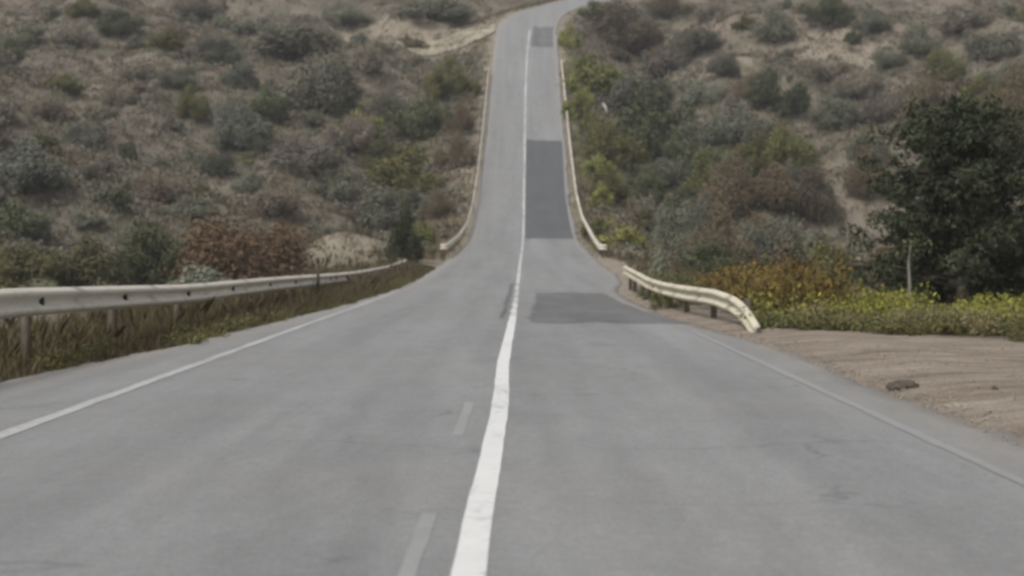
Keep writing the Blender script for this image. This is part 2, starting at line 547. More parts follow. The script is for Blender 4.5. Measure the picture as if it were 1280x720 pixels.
# ------------------------------------------------------------------ terrain
def axis(segs):
    out = [segs[0][0]]
    for a, b, s in segs:
        k = max(1, int(round((b - a) / s)))
        out += list(np.linspace(a, b, k + 1)[1:])
    return np.array(out)
gx = axis([(-700, -300, 50), (-300, -120, 9), (-120, -70, 2.5), (-70, -24, .9), (-24, -8, .6), (-8, 8, .25), (8, 24, .6), (24, 70, .9),
           (70, 120, 2.5), (120, 300, 9), (300, 700, 50)])
gd = axis([(-60, 0, 1.5), (0, 60, .45), (60, 110, .6), (110, 300, .8), (300, 480, 2.0), (480, 800, 16), (800, 1300, 50)])
GX, GD = np.meshgrid(gx, gd)
GZ = ground(GX, GD)
V = np.stack([GX, GD, GZ], -1).reshape(-1, 3)
tm = mesh('terrain', V, grid_faces(len(gd), len(gx)), M['terrain'], True)
ter = obj('terrain', tm)
tag(ter, kind='structure')
e_all = np.maximum(XL(GD) - GX, GX - XR(GD))
er_all, el_all = GX - XR(GD), XL(GD) - GX
nz1, nz2 = mid_n(GX * 2.1, GD * 2.1), fine_n(GX, GD)
def blobm(x, d, rx, rd, edge=.35):
    q = np.sqrt(((GX - x) / rx) ** 2 + ((GD - d) / rd) ** 2) + .14 * nz1 + .06 * nz2
    return 1 - sstep(1 - edge, 1 + edge, q)
sand = np.zeros_like(GX)
for px, py, rx, rd in ((425, 318, 3.0, 4.5), (425, 295, 2.6, 4.0),  (1040, 60, 6, 6), (900, 85, 4, 4), (550, 40, 9, 6), (470, 32, 8, 3), (590, 60, 3, 3),
                       (985, 150, 4, 4), (130, 110, 3, 4), (590, 225, 1.4, 12)):
    x, d = hit(px, py)
    sand = np.maximum(sand, blobm(x, d, rx, rd) * .8)
x, d = hit(1050, 222)
sand = np.maximum(sand, blobm(x, d, 3.8, 6.0, .5) * .5)
# gravelly strips at the asphalt edge of the climb
sand = np.maximum(sand, (1 - sstep(.3, 1.2, e_all + .25 * nz2)) * sstep(60, 90, GD) * .75)
green = np.zeros_like(GX)
for px, py, rx, rd in ((735, 100, 3.0, 16), (760, 200, 4.0, 22), (780, 290, 5, 16), (700, 320, 3, 5), (860, 320, 7, 14), (480, 160, 5, 10),
                       (60, 330, 14, 16), (860, 250, 6, 20)):
    x, d = hit(px, py)
    green = np.maximum(green, blobm(x, d, rx, rd) * .8)
green = np.maximum(green, sstep(.1, .5, el_all) * (1 - sstep(3, 8, el_all)) * (1 - sstep(80, 110, GD)) * .75)
green = np.maximum(green, sstep(5.6, 6.8, er_all) * (1 - sstep(45, 70, GD)) * .7)
# bare pull-out beside the near road
pl_edge = np.interp(GD, [-60, 12, 28, 33.5, 37, 44, 60, 75], [14, 11, 7.1, 4.6, 4.3, 3.9, 3.7, 3.9])
dirt = (er_all > -.6) * (1 - sstep(-.25, .35, GX - pl_edge + .22 * nz2)) * (1 - sstep(88, 106, GD))
dirt = np.maximum(dirt, (GX > XR(GD) - .6) * (1 - sstep(.8, 2.2, er_all + .3 * nz2)) * sstep(56, 76, GD) * (1 - sstep(105, 125, GD)) * .8)
ca = tm.color_attributes.new('cover', 'FLOAT_COLOR', 'POINT')
cd = np.stack([sand, green * (1 - dirt), dirt, np.ones_like(GX)], -1).astype(np.float32)
ca.data.foreach_set('color', cd.ravel())

# ------------------------------------------------------------------ road, patches and painted lines
def ribbon(name, dl, left, right, cols, lift, mat, parent=None, skirt=0.0, jitter=0.0, ragged=0.0):
    dl = np.asarray(dl, float)
    l = np.array([left(d) for d in dl]) if callable(left) else np.full(len(dl), left)
    r = np.array([right(d) for d in dl]) if callable(right) else np.full(len(dl), right)
    if jitter:
        jr = np.random.default_rng(len(name) * 7 + len(dl))
        for arr in (l, r):
            jj = np.convolve(jr.normal(size=len(dl) + 8), np.ones(5) / 5, 'same')[4:-4] + .5 * jr.normal(size=len(dl))
            arr += jj * jitter
            if skirt:
                arr += .035 * fine_n(dl * .7, dl * 0 + float(arr[0]))
    t = np.linspace(0, 1, cols)
    X = l[:, None] * (1 - t) + r[:, None] * t
    D = np.repeat(dl[:, None], cols, 1)
    if ragged:
        D = D + ragged * (.6 * fine_n(X * 1.1, X * 0 + 3) + .5 * fine_n(X * 3, X * 0 + 9))
    Z = zr(D) + lift
    if skirt:
        X = np.concatenate([X[:, :1] - .03, X, X[:, -1:] + .03], 1)
        D = np.concatenate([D[:, :1], D, D[:, -1:]], 1)
        Z = np.concatenate([Z[:, :1] - skirt, Z, Z[:, -1:] - skirt], 1)
    Vv = np.stack([X, D, Z], -1).reshape(-1, 3)
    return obj(name, mesh(name, Vv, grid_faces(X.shape[0], X.shape[1]), mat, False), parent)
road_d = np.concatenate([np.arange(-25, 60, .3), np.arange(60, 250, .6), np.arange(250, ROAD_END, .35)])
road = ribbon('road', road_d, XL, XR, 34, 0.0, M['asphalt'], None, .10, .05)
tag(road, kind='structure')
rv = np.zeros(len(road.data.vertices) * 3); road.data.vertices.foreach_get('co', rv); rv = rv.reshape(-1, 3)
inn = np.minimum(rv[:, 0] - XL(rv[:, 1]), XR(rv[:, 1]) - rv[:, 0])
dust = np.clip(1 - inn / .75, 0, 1) ** 1.2
dc = road.data.color_attributes.new('dust', 'FLOAT_COLOR', 'POINT')
dc.data.foreach_set('color', np.repeat(dust[:, None], 4, 1).astype(np.float32).ravel())
def strip(name, a, b, left, right, lift, mat, step=.35, jitter=0.0, ragged=0.0):
    k = max(3, int((b - a) / step))
    return ribbon(name, np.linspace(a, b, k), left, right, 22 if ragged else 3, lift, mat, road, 0, jitter, ragged)
strip('asphalt_patch', 137.5, 186.5, lambda d: XC(d) + .12, lambda d: XR(d) - .22, .002, M['patch_hill'], jitter=.03, ragged=.15)
strip('asphalt_patch', 37.2, 62.5, lambda d: XC(d) + .30 + .012 * (d - 37), lambda d: XR(d) - .05 - .016 * (d - 37), .002, M['patch'], jitter=.06, ragged=.3)
strip('asphalt_patch', 237, 251, lambda d: XC(d) + .35, lambda d: XR(d) - .55, .002, M['patch'], jitter=.08, ragged=.6)
strip('tar_seam', 40, 75, lambda d: XC(d) - .27, lambda d: XC(d) - .15, .002, M['seal'], jitter=.03)
strip('center_line', -25, 41, lambda d: XC(d) - .07, lambda d: XC(d) + .07, .0042, M['white'], jitter=.004)
strip('center_line', 41, 248, lambda d: XC(d) - .06, lambda d: XC(d) + .06, .0042, M['broken'], jitter=.02)
strip('edge_line', -25, 66, lambda d: -3.6 - .003 * d + (.004 * max(d - 40, 0)), lambda d: -3.47 - .003 * d + (.004 * max(d - 40, 0)), .0042, M['edge'], jitter=.008)
strip('edge_line', 66, 215, lambda d: XL(d) + .22, lambda d: XL(d) + .34, .0042, M['faint'], jitter=.015)
strip('edge_line', -25, 34, lambda d: 2.76 + .0035 * d, lambda d: 2.86 + .0035 * d, .0042, M['faint'], jitter=.008)
strip('edge_line', 112, 232, lambda d: XR(d) - .30, lambda d: XR(d) - .2, .0042, M['faint'], jitter=.015)
for a, b in ((-6, -3), (.2, 3.2), (7.0, 10.1), (14.4, 17.6)):
    strip('faded_dash', a, b, lambda d: -.505 + .006 * d, lambda d: -.43 + .006 * d, .002, M['ghost'], .3, .004)

# pale dirt track leaving the crest to the left
x0, d0 = hit(620, 34)
tr = []
for px, py, w in ((619, 28, 7), (600, 31, 10), (575, 34, 14), (545, 35, 14), (515, 34, 11), (480, 32, 7), (445, 30, 4.5), (405, 28, 3)):
    v = ray(px, py)
    dd = 246 + (34 - py) * .6
    tr.append((v[0] * dd, dd, w))
tr = np.array(tr)[::-1]
ti = np.linspace(0, len(tr) - 1, 60)
tx = np.interp(ti, range(len(tr)), tr[:, 0]); td = np.interp(ti, range(len(tr)), tr[:, 1]); tw = np.interp(ti, range(len(tr)), tr[:, 2])
cols = np.linspace(-.5, .5, 9)
TX = np.repeat(tx[:, None], 9, 1)
TD = td[:, None] + cols[None] * tw[:, None] + .25 * mid_n(TX * 3, td[:, None] * 3 + cols[None] * 9) * np.abs(cols[None] * 2)
inside = TX > XL(TD) - .1
TZ = ground(TX, TD) + .16
trk = obj('path', mesh('path', np.stack([TX, TD, TZ], -1).reshape(-1, 3), grid_faces(60, 9), M['dirt_track'], True))
tag(trk, kind='structure')

# ------------------------------------------------------------------ guard rails
PROF = [(0.000, .155), (.012, .148), (.070, .118), (.083, .100), (.083, .078), (.070, .060), (.012, .022), (.004, .0),
        (.012, -.022), (.070, -.060), (.083, -.078), (.083, -.100), (.070, -.118), (.012, -.148), (.000, -.155)]
def beam_mesh(path, side, mat):
    """W shaped beam along path points (x, d, z of its middle); side +1 bulges to the right"""
    P = np.array(path)
    T = np.gradient(P, axis=0)
    T[:, 2] = 0
    T /= np.linalg.norm(T, axis=1, keepdims=True)
    out = np.stack([T[:, 1], -T[:, 0]], 1) * side
    ring = PROF + [(o - .006, z) for o, z in reversed(PROF)]
    k = len(ring)
    Vv = np.zeros((len(P), k, 3))
    for j, (o, z) in enumerate(ring):
        Vv[:, j, 0] = P[:, 0] + out[:, 0] * o
        Vv[:, j, 1] = P[:, 1] + out[:, 1] * o
        Vv[:, j, 2] = P[:, 2] + z
    Fc = []
    for i in range(len(P) - 1):
        for j in range(k):
            a, b = i * k + j, i * k + (j + 1) % k
            Fc.append((a, b, b + k, a + k))
    h = len(PROF)
    for base in (0, (len(P) - 1) * k):
        for j in range(h - 1):
            Fc.append((base + j, base + j + 1, base + k - 2 - j, base + k - 1 - j))
    return mesh('rail_panel', Vv.reshape(-1, 3), Fc, mat)

def guardrail(knots, side, mat, label, posts, panel=4.0, reflect=True, ends=((-1, 0), (1, -1)), step=.35, group=None):
    """knots: (d, x, height of the beam top above the near road plane or the road)"""
    K = np.array(sorted(knots))
    t = empty('guardrail', (float(K[0, 1]), float(K[0, 0]), gz(K[0, 1], K[0, 0])))
    org = np.array(t.location)
    ds = np.arange(K[0, 0], K[-1, 0] + 1e-6, step)
    xs = np.interp(ds, K[:, 0], K[:, 1]); zt = np.interp(ds, K[:, 0], K[:, 2])
    w = max(1, int((.7 if ends == ((1, -1),) else 1.6) / step)); ker = np.ones(2 * w + 1) / (2 * w + 1)
    xs = np.convolve(np.pad(xs, w, mode='edge'), ker, 'valid'); zt = np.convolve(np.pad(zt, w, mode='edge'), ker, 'valid')
    path = np.stack([xs, ds, zt - .155], 1)
    per = max(2, int(round(panel / step)))
    i = 0
    q = 0
    while i < len(path) - 1:
        j = min(i + per, len(path) - 1)
        if len(path) - 1 - j < 3:
            j = len(path) - 1
        seg = path[i:j + 1].copy()
        seg[:, 0] += side * (.007 if q % 2 else 0)          # lapped joints
        obj('rail_panel', beam_mesh(seg - org, side, mat), t)
        i = j
        q += 1
    pz = {}
    for d in posts:
        x = float(np.interp(d, ds, xs)); top = float(np.interp(d, ds, zt))
        gx_ = x - side * .16
        gz_ = gz(gx_, d)
        hgt = max(.35, top - gz_ + .02)
        key = round(hgt, 2)
        if key not in pz:
            g = Geo()
            g.box((0, 0, hgt / 2 - .2), (.10, .012, hgt + .4)); g.box((-.05, .03, hgt / 2 - .2), (.012, .072, hgt + .4)); g.box((.05, .03, hgt / 2 - .2), (.012, .072, hgt + .4))
            pz[key] = g.mesh('post', M['post'])
        p = obj('post', pz[key], t)
        p.location = np.array([gx_, d, gz_]) - org
        if 'block' not in pz:
            g = Geo(); g.box((0, 0, 0), (.10, .12, .24)); pz['block'] = g.mesh('spacer_block', M['post'])
            g = Geo(); g.box((0, 0, 0), (.045, .075, .085)); g.box((.01, 0, .045), (.03, .06, .02)); pz['refl'] = g.mesh('reflector', M['dark'])
        s = obj('spacer_block', pz['block'], t)
        s.location = np.array([x - side * .056, d, top - .155]) - org
        if reflect:
            r = obj('reflector', pz['refl'], t)
            r.location = np.array([x + side * .035, d, top - .155]) - org
    if ends:                         # rounded end piece turned away from the road
        for s, dd in ends:
            c = path[dd]
            arc = []
            for a in np.linspace(0, math.pi * .75, 9):
                arc.append((c[0] - side * .19 * (1 - math.cos(a)), c[1] + s * .19 * math.sin(a), c[2]))
            obj('rail_end', beam_mesh(np.array(arc) - org, side * s, mat), t)
    tag(t, label, 'guardrail', group)
    return t
def nz_(tops):      # heights given above the near plane -> world heights
    return [(d, x, z - .07 * d) for d, x, z in tops]
def rz_(pts, top=.76):
    return [(d, x, float(zr(d)) + top) for d, x in pts]

guardrail(nz_([(4, -5.38, .93), (12, -5.34, .92), (21.5, -5.28, .91), (33.6, -5.28, .76), (46, -5.28, .73), (60, -5.28, .66), (70, -5.28, .63),
               (86, -5.22, .70), (97, -4.95, .94)]), 1, M['rail_cream'],
          'long cream guardrail along the left shoulder of the near road', [7.5, 12.7, 17.9, 23.1, 28.1, 33.6, 39, 45, 50.3, 56, 62, 68, 74, 80, 86, 92, 96.5], 5.2)
guardrail(nz_([(32.2, 3.86, .10), (33, 3.88, .24), (34.2, 3.87, .40), (35.6, 3.85, .52), (38, 3.74, .60), (41, 3.55, .60), (43.5, 3.48, .60), (48, 3.46, .60), (53, 3.52, .62), (58, 3.58, .70), (66, 3.60, .86)]),
          -1, M['rail_yellow'], 'short bent cream guardrail beside the right shoulder, dipping to the dirt pull-out', [35.2, 39.2, 43.2, 47.2, 51.2, 55.2, 59.2, 63.2, 65.7], 4.0, reflect=False, ends=((1, -1),))
guardrail(rz_([(113, -3.55), (121, -3.45), (130, -3.28), (142, -3.1), (153, -2.98), (170, -2.85), (183, -2.75), (203, -2.6), (220, -2.5)]), 1, M['rail_far'],
          'thin curving guardrail on the left side of the road climbing the hill', np.arange(114, 220, 4.0), 8.0, reflect=False, step=.8)
guardrail(rz_([(112, 4.75), (124, 4.92), (147, 4.98), (161, 4.98), (171, 5.06), (183, 5.1), (199, 5.2), (214, 5.28), (225, 5.35)]), -1, M['rail_far'],
          'thin guardrail on the right side of the road climbing the hill', np.arange(113, 225, 4.0), 8.0, reflect=False, step=.8)

# ------------------------------------------------------------------ small roadside things
def stake(name, x, d, h, r, mat, label, cat, lean=(0, 0)):
    t = empty(name, (x, d, gz(x, d)))
    g = Geo(); g.tube([(0, 0, -.25), (lean[0] * .5, lean[1] * .5, h * .5), (lean[0], lean[1], h)], [r, r * .95, r * .8], 7)
    obj('shaft', g.mesh('shaft', M[mat]), t)
    g = Geo(); g.tube([(lean[0], lean[1], h - .12), (lean[0], lean[1], h - .02), (lean[0], lean[1], h + .02)], [r * 1.12, r * 1.15, r * .6], 7)
    obj('cap', g.mesh('cap', M[mat]), t)
    tag(t, label, cat)
stake('marker_post', -5.1, 54.5, 1.05, .045, 'stake', 'thin dark wooden stake standing in front of the left guardrail', 'stake')
x, d = hit(760, 142)
stake('marker_post', x, d, 1.0, .13, 'white_post', 'small leaning white marker post on the green bank right of the climb', 'post', (-.45, .1))

def rock_mesh(name, seed, sub, scale, rough, mat):
    import bmesh
    from mathutils import noise as mn, Vector
    bm = bmesh.new()
    bmesh.ops.create_icosphere(bm, subdivisions=sub, radius=1.0)
    off = Vector((seed * 3.7, seed * 1.3, seed * 2.1))
    for v in bm.verts:
        p = v.co.copy()
        k = 1 + rough * (mn.fractal(p * 1.3 + off, .9, 2.1, 5) + .5 * mn.ridged_multi_fractal(p * 1.1 + off, 1.0, 2.0, 4, 1.0, 2.0) - .6)
        v.co = Vector((p.x * k * scale[0], p.y * k * scale[1], max(p.z * k, -.35) * scale[2]))
    me = bpy.data.meshes.new(name)
    bm.to_mesh(me); bm.free()
    me.materials.append(M[mat])
    for pl in me.polygons: pl.use_smooth = sub > 3
    return me
def rock(name, px, py, scale, seed, label, cat, mat='stone', sub=3, rough=.35, rz=0, sink=.1, dd=None):
    x, d = hit(px, py) if dd is None else (at_depth(px, dd), dd)
    o = obj(name, rock_mesh(name, seed, sub, scale, rough, mat))
    o.location = (x, d, gz(x, d) + scale[2] * .2 - sink)
    o.rotation_euler = (0, 0, rz)
    tag(o, label, cat)
    return o
rock('rock', 1130, 486, (.15, .12, .085), 1, 'dark brown rock lying on the dirt by the road edge', 'rock', sink=.02)
rock('stone', 1243, 487, (.035, .03, .03), 2, 'small dark stone on the dirt near the right picture edge', 'stone', sink=.005)
rock('stone', 1200, 467, (.03, .025, .02), 3, 'tiny pale stone on the dirt beyond the brown rock', 'stone', 'rock', sink=.005)

# ------------------------------------------------------------------ shrubs
PR = {
    'sage':  [shrub_meshes(100 + i, 'sage', 12, 1300, .12) for i in range(3)],
    'dark':  [shrub_meshes(110 + i, 'dark', 13, 1500, .12) for i in range(3)],
    'smoke': [shrub_meshes(120 + i, 'smoke', 12, 1200, .11, spiky=.5) for i in range(3)],
    'brown': [shrub_meshes(130 + i, 'brown', 12, 1100, .10, 2.6, .25, 12, 1.0) for i in range(3)],
    'olive': [shrub_meshes(140 + i, 'olive', 12, 1300, .12, 2.6, .1) for i in range(3)],
    'pine':  [shrub_meshes(195, 'pine', 16, 1500, .10, 4, .2, 12, .4)],
    'moss':  [shrub_meshes(190 + i, 'moss', 16, 1500, .09, 5, .2, 12, .6) for i in range(2)],
    'lime':  [shrub_meshes(150 + i, 'lime', 12, 1200, .12, 2.6, .1) for i in range(2)],
    'bare':  [shrub_meshes(160 + i, 'bare', 12, 1000, .09, 2.6, .2, 14, 1.2) for i in range(3)],
    'red':   [shrub_meshes(170 + i, 'red', 16, 2400, .075, 2.6, .25, 16, 1.0) for i in range(2)],
    'gold':  [shrub_meshes(180 + i, 'gold', 14, 1500, .08, 2.6, .3, 12, .8) for i in range(2)],
}
BIG = {
    'sage':  [shrub_meshes(300 + i, 'sage', 22, 1300, .12, 8) for i in range(2)],
    'dark':  [shrub_meshes(310 + i, 'dark', 22, 1400, .12, 8) for i in range(2)],
    'smoke': [shrub_meshes(320 + i, 'smoke', 22, 1200, .11, 8, spiky=.4) for i in range(2)],
    'brown': [shrub_meshes(330 + i, 'brown', 24, 1200, .085, 9, .2, 14, .9) for i in range(2)],
    'olive': [shrub_meshes(340 + i, 'olive', 22, 1300, .12, 8, .1) for i in range(2)],
    'red':   [shrub_meshes(350 + i, 'red', 26, 1600, .08, 9, .2, 18, .8) for i in range(1)],
    'bare':  [shrub_meshes(360 + i, 'bare', 20, 1000, .09, 8, .2, 16, 1.0) for i in range(2)],
}
PLACED = []
def zone_label(kind, x, d, w):
    a, s_ = abs(x) / d, ('left' if x < 0 else 'right')
    size = 'small' if w < 1.9 else ('medium' if w < 3.2 else 'large')
    lat = 'near the road' if a < .085 else ('midway out' if a < .165 else 'far out')
    up = 'low on' if d < 160 else ('halfway up' if d < 205 else 'high on')
    return '%s %s shrub %s the %s slope, %s' % (size, LOOK[kind], up, s_, lat)
LOOK = {'sage': 'grey-green', 'dark': 'dark green', 'smoke': 'dusky', 'brown': 'dry brown', 'olive': 'olive', 'lime': 'yellow-green', 'bare': 'bare greyish'}
def shrub_px(px, base, wpx, hpx, kind, label=None, group=None, dd=None, name='shrub', cat='shrub'):
    """a shrub whose foot shows at pixel (px, base) and that is wpx by hpx pixels large"""
    x, d = hit(px, base) if dd is None else (at_depth(px, dd), dd)
    w, h = wpx / F * d, hpx / F * d
    PLACED.append((x, d, w))
    sd = 'left' if px < 650 else 'right'
    if label is None:
        label, group = zone_label(kind, x, d, w), GRP % sd
    add_shrub(name, BIG[kind] if w > 2.6 and kind in BIG else PR[kind], len(PLACED), x, d, w * 1.08, h * 1.05, label, group, cat)
GRP = 'shrubs scattered over the slope %s of the road'
# --- the ones that can be told apart
S = shrub_px
S(507, 338, 44, 66, 'pine', 'very dark green bush at the far end of the left guardrail', None, 103)
S(298, 352, 176, 102, 'red', 'wide rust-brown bush behind the left guardrail', None, 96)
S(190, 352, 110, 84, 'dark', 'dark green bush beside the rust-brown bush behind the left guardrail', None, 99)
S(95, 358, 130, 62, 'moss', 'olive bush behind the left guardrail, left of the dark green bush', None, 95)
S(5, 362, 110, 66, 'moss', 'olive bush behind the guardrail at the left picture edge', None, 92)
S(250, 350, 70, 40, 'sage', 'low greyish bush just behind the left guardrail, in front of the rust-brown bush', None, 90)
S(400, 342, 40, 26, 'brown', 'small straw-brown bush behind the stake at the left guardrail', None, 92)
S(522, 310, 55, 40, 'olive', 'green bush behind the very dark bush at the rail end', None, 122)
S(495, 284, 110, 58, 'smoke', 'broad dark grey bush in the gully left of the climb', None)
S(512, 246, 120, 62, 'olive', 'broad olive-brown bush in the gully left of the climb', None)
S(530, 172, 84, 52, 'dark', 'dark green bush in the gully below the crest, left of the rail', None)
S(558, 128, 64, 56, 'olive', 'olive bush just left of the upper end of the left hill rail', None)
S(405, 140, 90, 76, 'smoke', 'large dusky bush in the middle of the left slope', None)
S(365, 72, 104, 54, 'smoke', 'large grey-green mass of brush high on the left slope', None)
S(335, 150, 56, 44, 'dark', 'dark green bush left of the large dusky bush on the left slope', None)
S(18, 300, 84, 56, 'dark', 'dark green shrub low on the slope at the left picture edge', None)
S(735, 118, 66, 50, 'lime', 'bright yellow-green bush beside the right hill rail', None)
S(722, 150, 34, 40, 'lime', 'small yellow-green bush right behind the right hill rail', None)
S(815, 195, 116, 92, 'dark', 'largest dark green bush in the gully right of the climb', None)
S(790, 140, 86, 60, 'smoke', 'dusky bush above the largest dark bush right of the climb', None)
S(765, 205, 76, 54, 'olive', 'dark olive bush just right of the right hill rail', None)
S(785, 62, 104, 56, 'brown', 'brown bush right of the crest of the road', None)
S(745, 26, 44, 26, 'dark', 'blackish green bush at the top right of the road crest', None)
S(862, 70, 66, 46, 'smoke', 'dark grey bush right of the brown bush near the crest', None)
S(966, 52, 48, 44, 'sage', 'pale green bush high on the right slope', None)
S(978, 142, 68, 64, 'dark', 'green bush in the middle of the right slope', None)
S(838, 306, 66, 84, 'sage', 'bluish grey-green bush beyond the short bent guardrail', None, 128)
S(778, 318, 70, 36, 'lime', 'low green bush at the foot of the right hill rail', None, 124)
S(905, 304, 84, 84, 'brown', 'large brown bush left of the tan outcrop', None, 116)
S(965, 300, 84, 96, 'smoke', 'dusky bush right beside the large brown bush', None, 119)
S(935, 270, 96, 70, 'brown', 'brown bush rising behind the large brown bush', None, 128)
S(1000, 318, 70, 60, 'brown', 'dry brown bush between the orange bushes and the tan outcrop', None, 92)
S(955, 330, 70, 44, 'olive', 'olive bush just behind the orange-yellow bushes', None, 84)
S(900, 332, 110, 54, 'dark', 'dark green bush in front of the large brown bush', None, 104)
S(1036, 312, 74, 80, 'olive', 'olive-yellow bush in front of the tan outcrop', None, 84)
S(1075, 330, 90, 82, 'dark', 'dark bush immediately left of the dark tree', None, 70)
S(985, 352, 110, 66, 'brown', 'brownish bush behind the orange weeds', None, 66)
S(1120, 372, 110, 76, 'brown', 'dim brown bush under the left side of the dark tree', None, 58)
S(1190, 396, 130, 90, 'dark', 'dark low bush at the foot of the dark tree', None, 52)
S(1268, 396, 120, 110, 'dark', 'dark low bush under the tree at the right picture edge', None, 50)
S(1262, 180, 70, 90, 'brown', 'brown bush above the dark tree at the right picture edge', None)
S(1170, 160, 110, 62, 'brown', 'brown bush showing just above the top of the dark tree', None)
# --- more of the same kinds, told apart by nothing
for px, b, w, h, k in (
        (150, 42, 66, 32, 'dark'), (105, 22, 46, 24, 'olive'), (268, 80, 66, 38, 'smoke'), (210, 62, 60, 26, 'olive'), (10, 78, 44, 30, 'dark'),
        (300, 185, 66, 62, 'sage'), (485, 150, 50, 40, 'smoke'), (275, 220, 46, 38, 'smoke'), (310, 242, 46, 32, 'sage'), (108, 182, 54, 42, 'smoke'),
        (160, 202, 26, 30, 'dark'), (32, 240, 96, 72, 'sage'), (108, 228, 34, 28, 'smoke'), (140, 260, 42, 28, 'dark'), (110, 284, 40, 22, 'smoke'),
        (78, 116, 50, 24, 'olive'), (242, 148, 44, 44, 'olive'), (215, 160, 30, 18, 'smoke'), (540, 24, 110, 28, 'smoke'), (30, 60, 60, 34, 'sage'),
        (180, 100, 60, 30, 'bare'), (60, 150, 50, 36, 'bare'), (200, 250, 70, 40, 'bare'), (385, 215, 80, 50, 'bare'), (340, 270, 70, 40, 'bare'),
        (440, 190, 60, 50, 'bare'), (460, 90, 50, 40, 'bare'), (90, 60, 60, 36, 'bare'), (250, 20, 70, 30, 'bare'), (430, 30, 60, 30, 'sage'),
        (150, 130, 50, 30, 'bare'), (225, 110, 46, 30, 'sage'), (420, 250, 70, 46, 'sage'), (300, 110, 56, 36, 'sage'), (240, 272, 60, 30, 'sage'),
        (925, 176, 86, 46, 'sage'), (985, 210, 70, 56, 'olive'), (1112, 86, 46, 32, 'smoke'), (1150, 66, 60, 40, 'sage'), (1242, 72, 70, 44, 'smoke'),
        (1035, 30, 60, 34, 'dark'), (1090, 40, 50, 30, 'sage'), (905, 95, 46, 30, 'smoke'), (870, 130, 56, 34, 'sage'), (1020, 100, 60, 30, 'bare'),
        (1075, 120, 60, 36, 'bare'), (1045, 160, 70, 40, 'sage'), (1110, 150, 60, 40, 'bare'), (915, 235, 60, 46, 'dark'), (870, 225, 66, 48, 'dark'),
        (1200, 40, 70, 40, 'bare'), (1260, 110, 60, 40, 'sage'), (960, 260, 70, 50, 'brown'), (880, 180, 60, 40, 'smoke'), (830, 95, 60, 40, 'bare'),
        (935, 125, 50, 30, 'brown'), (1180, 100, 60, 40, 'olive'), (800, 250, 54, 46, 'dark'), (860, 275, 60, 46, 'dark'), (760, 255, 44, 36, 'olive'),
        (800, 290, 44, 34, 'olive'), (1230, 140, 60, 46, 'olive'), (840, 22, 60, 30, 'brown'), (890, 25, 50, 26, 'bare'), (575, 170, 40, 36, 'brown'),
        (730, 135, 30, 28, 'lime'), (738, 170, 34, 30, 'lime'), (748, 222, 36, 30, 'lime'), (752, 262, 36, 34, 'lime'), (765, 300, 44, 30, 'lime'), (712, 60, 26, 30, 'lime'),
        (570, 210, 44, 40, 'brown'), (870, 300, 60, 60, 'smoke'), (905, 270, 80, 70, 'brown'), (1000, 250, 60, 50, 'smoke'), (945, 215, 60, 46, 'olive'),
        (1020, 275, 60, 60, 'brown'), (880, 250, 60, 60, 'olive'), (960, 190, 70, 46, 'smoke'), (840, 235, 60, 50, 'smoke'), (1085, 250, 60, 60, 'brown'),
        (1085, 200, 60, 40, 'sage'), (745, 180, 30, 30, 'dark'), (745, 300, 34, 30, 'olive'), (850, 205, 60, 44, 'dark'), (480, 215, 60, 40, 'olive'), (450, 170, 50, 34, 'lime'), (590, 120, 26, 26, 'olive'), (545, 275, 44, 34, 'brown')):
    S(px, b, w, h, k)
# --- scattered individuals
kinds_l = ['bare', 'sage', 'bare', 'smoke', 'brown', 'sage', 'olive']
kinds_r = ['sage', 'brown', 'dark', 'olive', 'smoke', 'bare', 'sage']
n_extra, tries = 0, 0
while n_extra < 185 and tries < 6000:
    tries += 1
    d = RNG.uniform(112, 262)
    x = RNG.uniform(-.27, .27) * d
    e = max(XL(d) - x, x - XR(d))
    if e < 3.0 or (abs(x + 9.6) < 3.2 and d < 124) or (abs(x - 27.2) < 4.5 and 160 < d < 176) or any((x - a) ** 2 + (d - b) ** 2 < (.45 * w + .8) ** 2 for a, b, w in PLACED):
        continue
    if -.04 * d < x < 0 and d > 238:
        continue
    k = (kinds_l if x < 0 else kinds_r)[int(RNG.integers(0, 7))]
    w = RNG.uniform(1.3, 3.2)
    PLACED.append((x, d, w))
    sd = 'left' if x < 0 else 'right'
    add_shrub('shrub', PR[k], n_extra, x, d, w, w * RNG.uniform(.5, .85), zone_label(k, x, d, w), GRP % sd)
    n_extra += 1

# the few that share all of that are told apart by their order from left to right
same = {}
for o in COL.objects:
    if o.get('group', '').startswith('shrubs scattered'):
        same.setdefault(o['label'], []).append(o)
for lab, os_ in same.items():
    os_.sort(key=lambda o: o.location.x / o.location.y)
    names = {1: [''], 2: [', left one', ', right one'], 3: [', leftmost', ', middle one', ', rightmost']}.get(len(os_))
    if names is None:
        ords = ['first', 'second', 'third', 'fourth', 'fifth', 'sixth', 'seventh', 'eighth', 'ninth', 'tenth', 'eleventh', 'twelfth']
        names = [', %s from left' % ords[min(i, 11)] for i in range(len(os_))]
    for o, nm in zip(os_, names):
        o['label'] = lab + nm

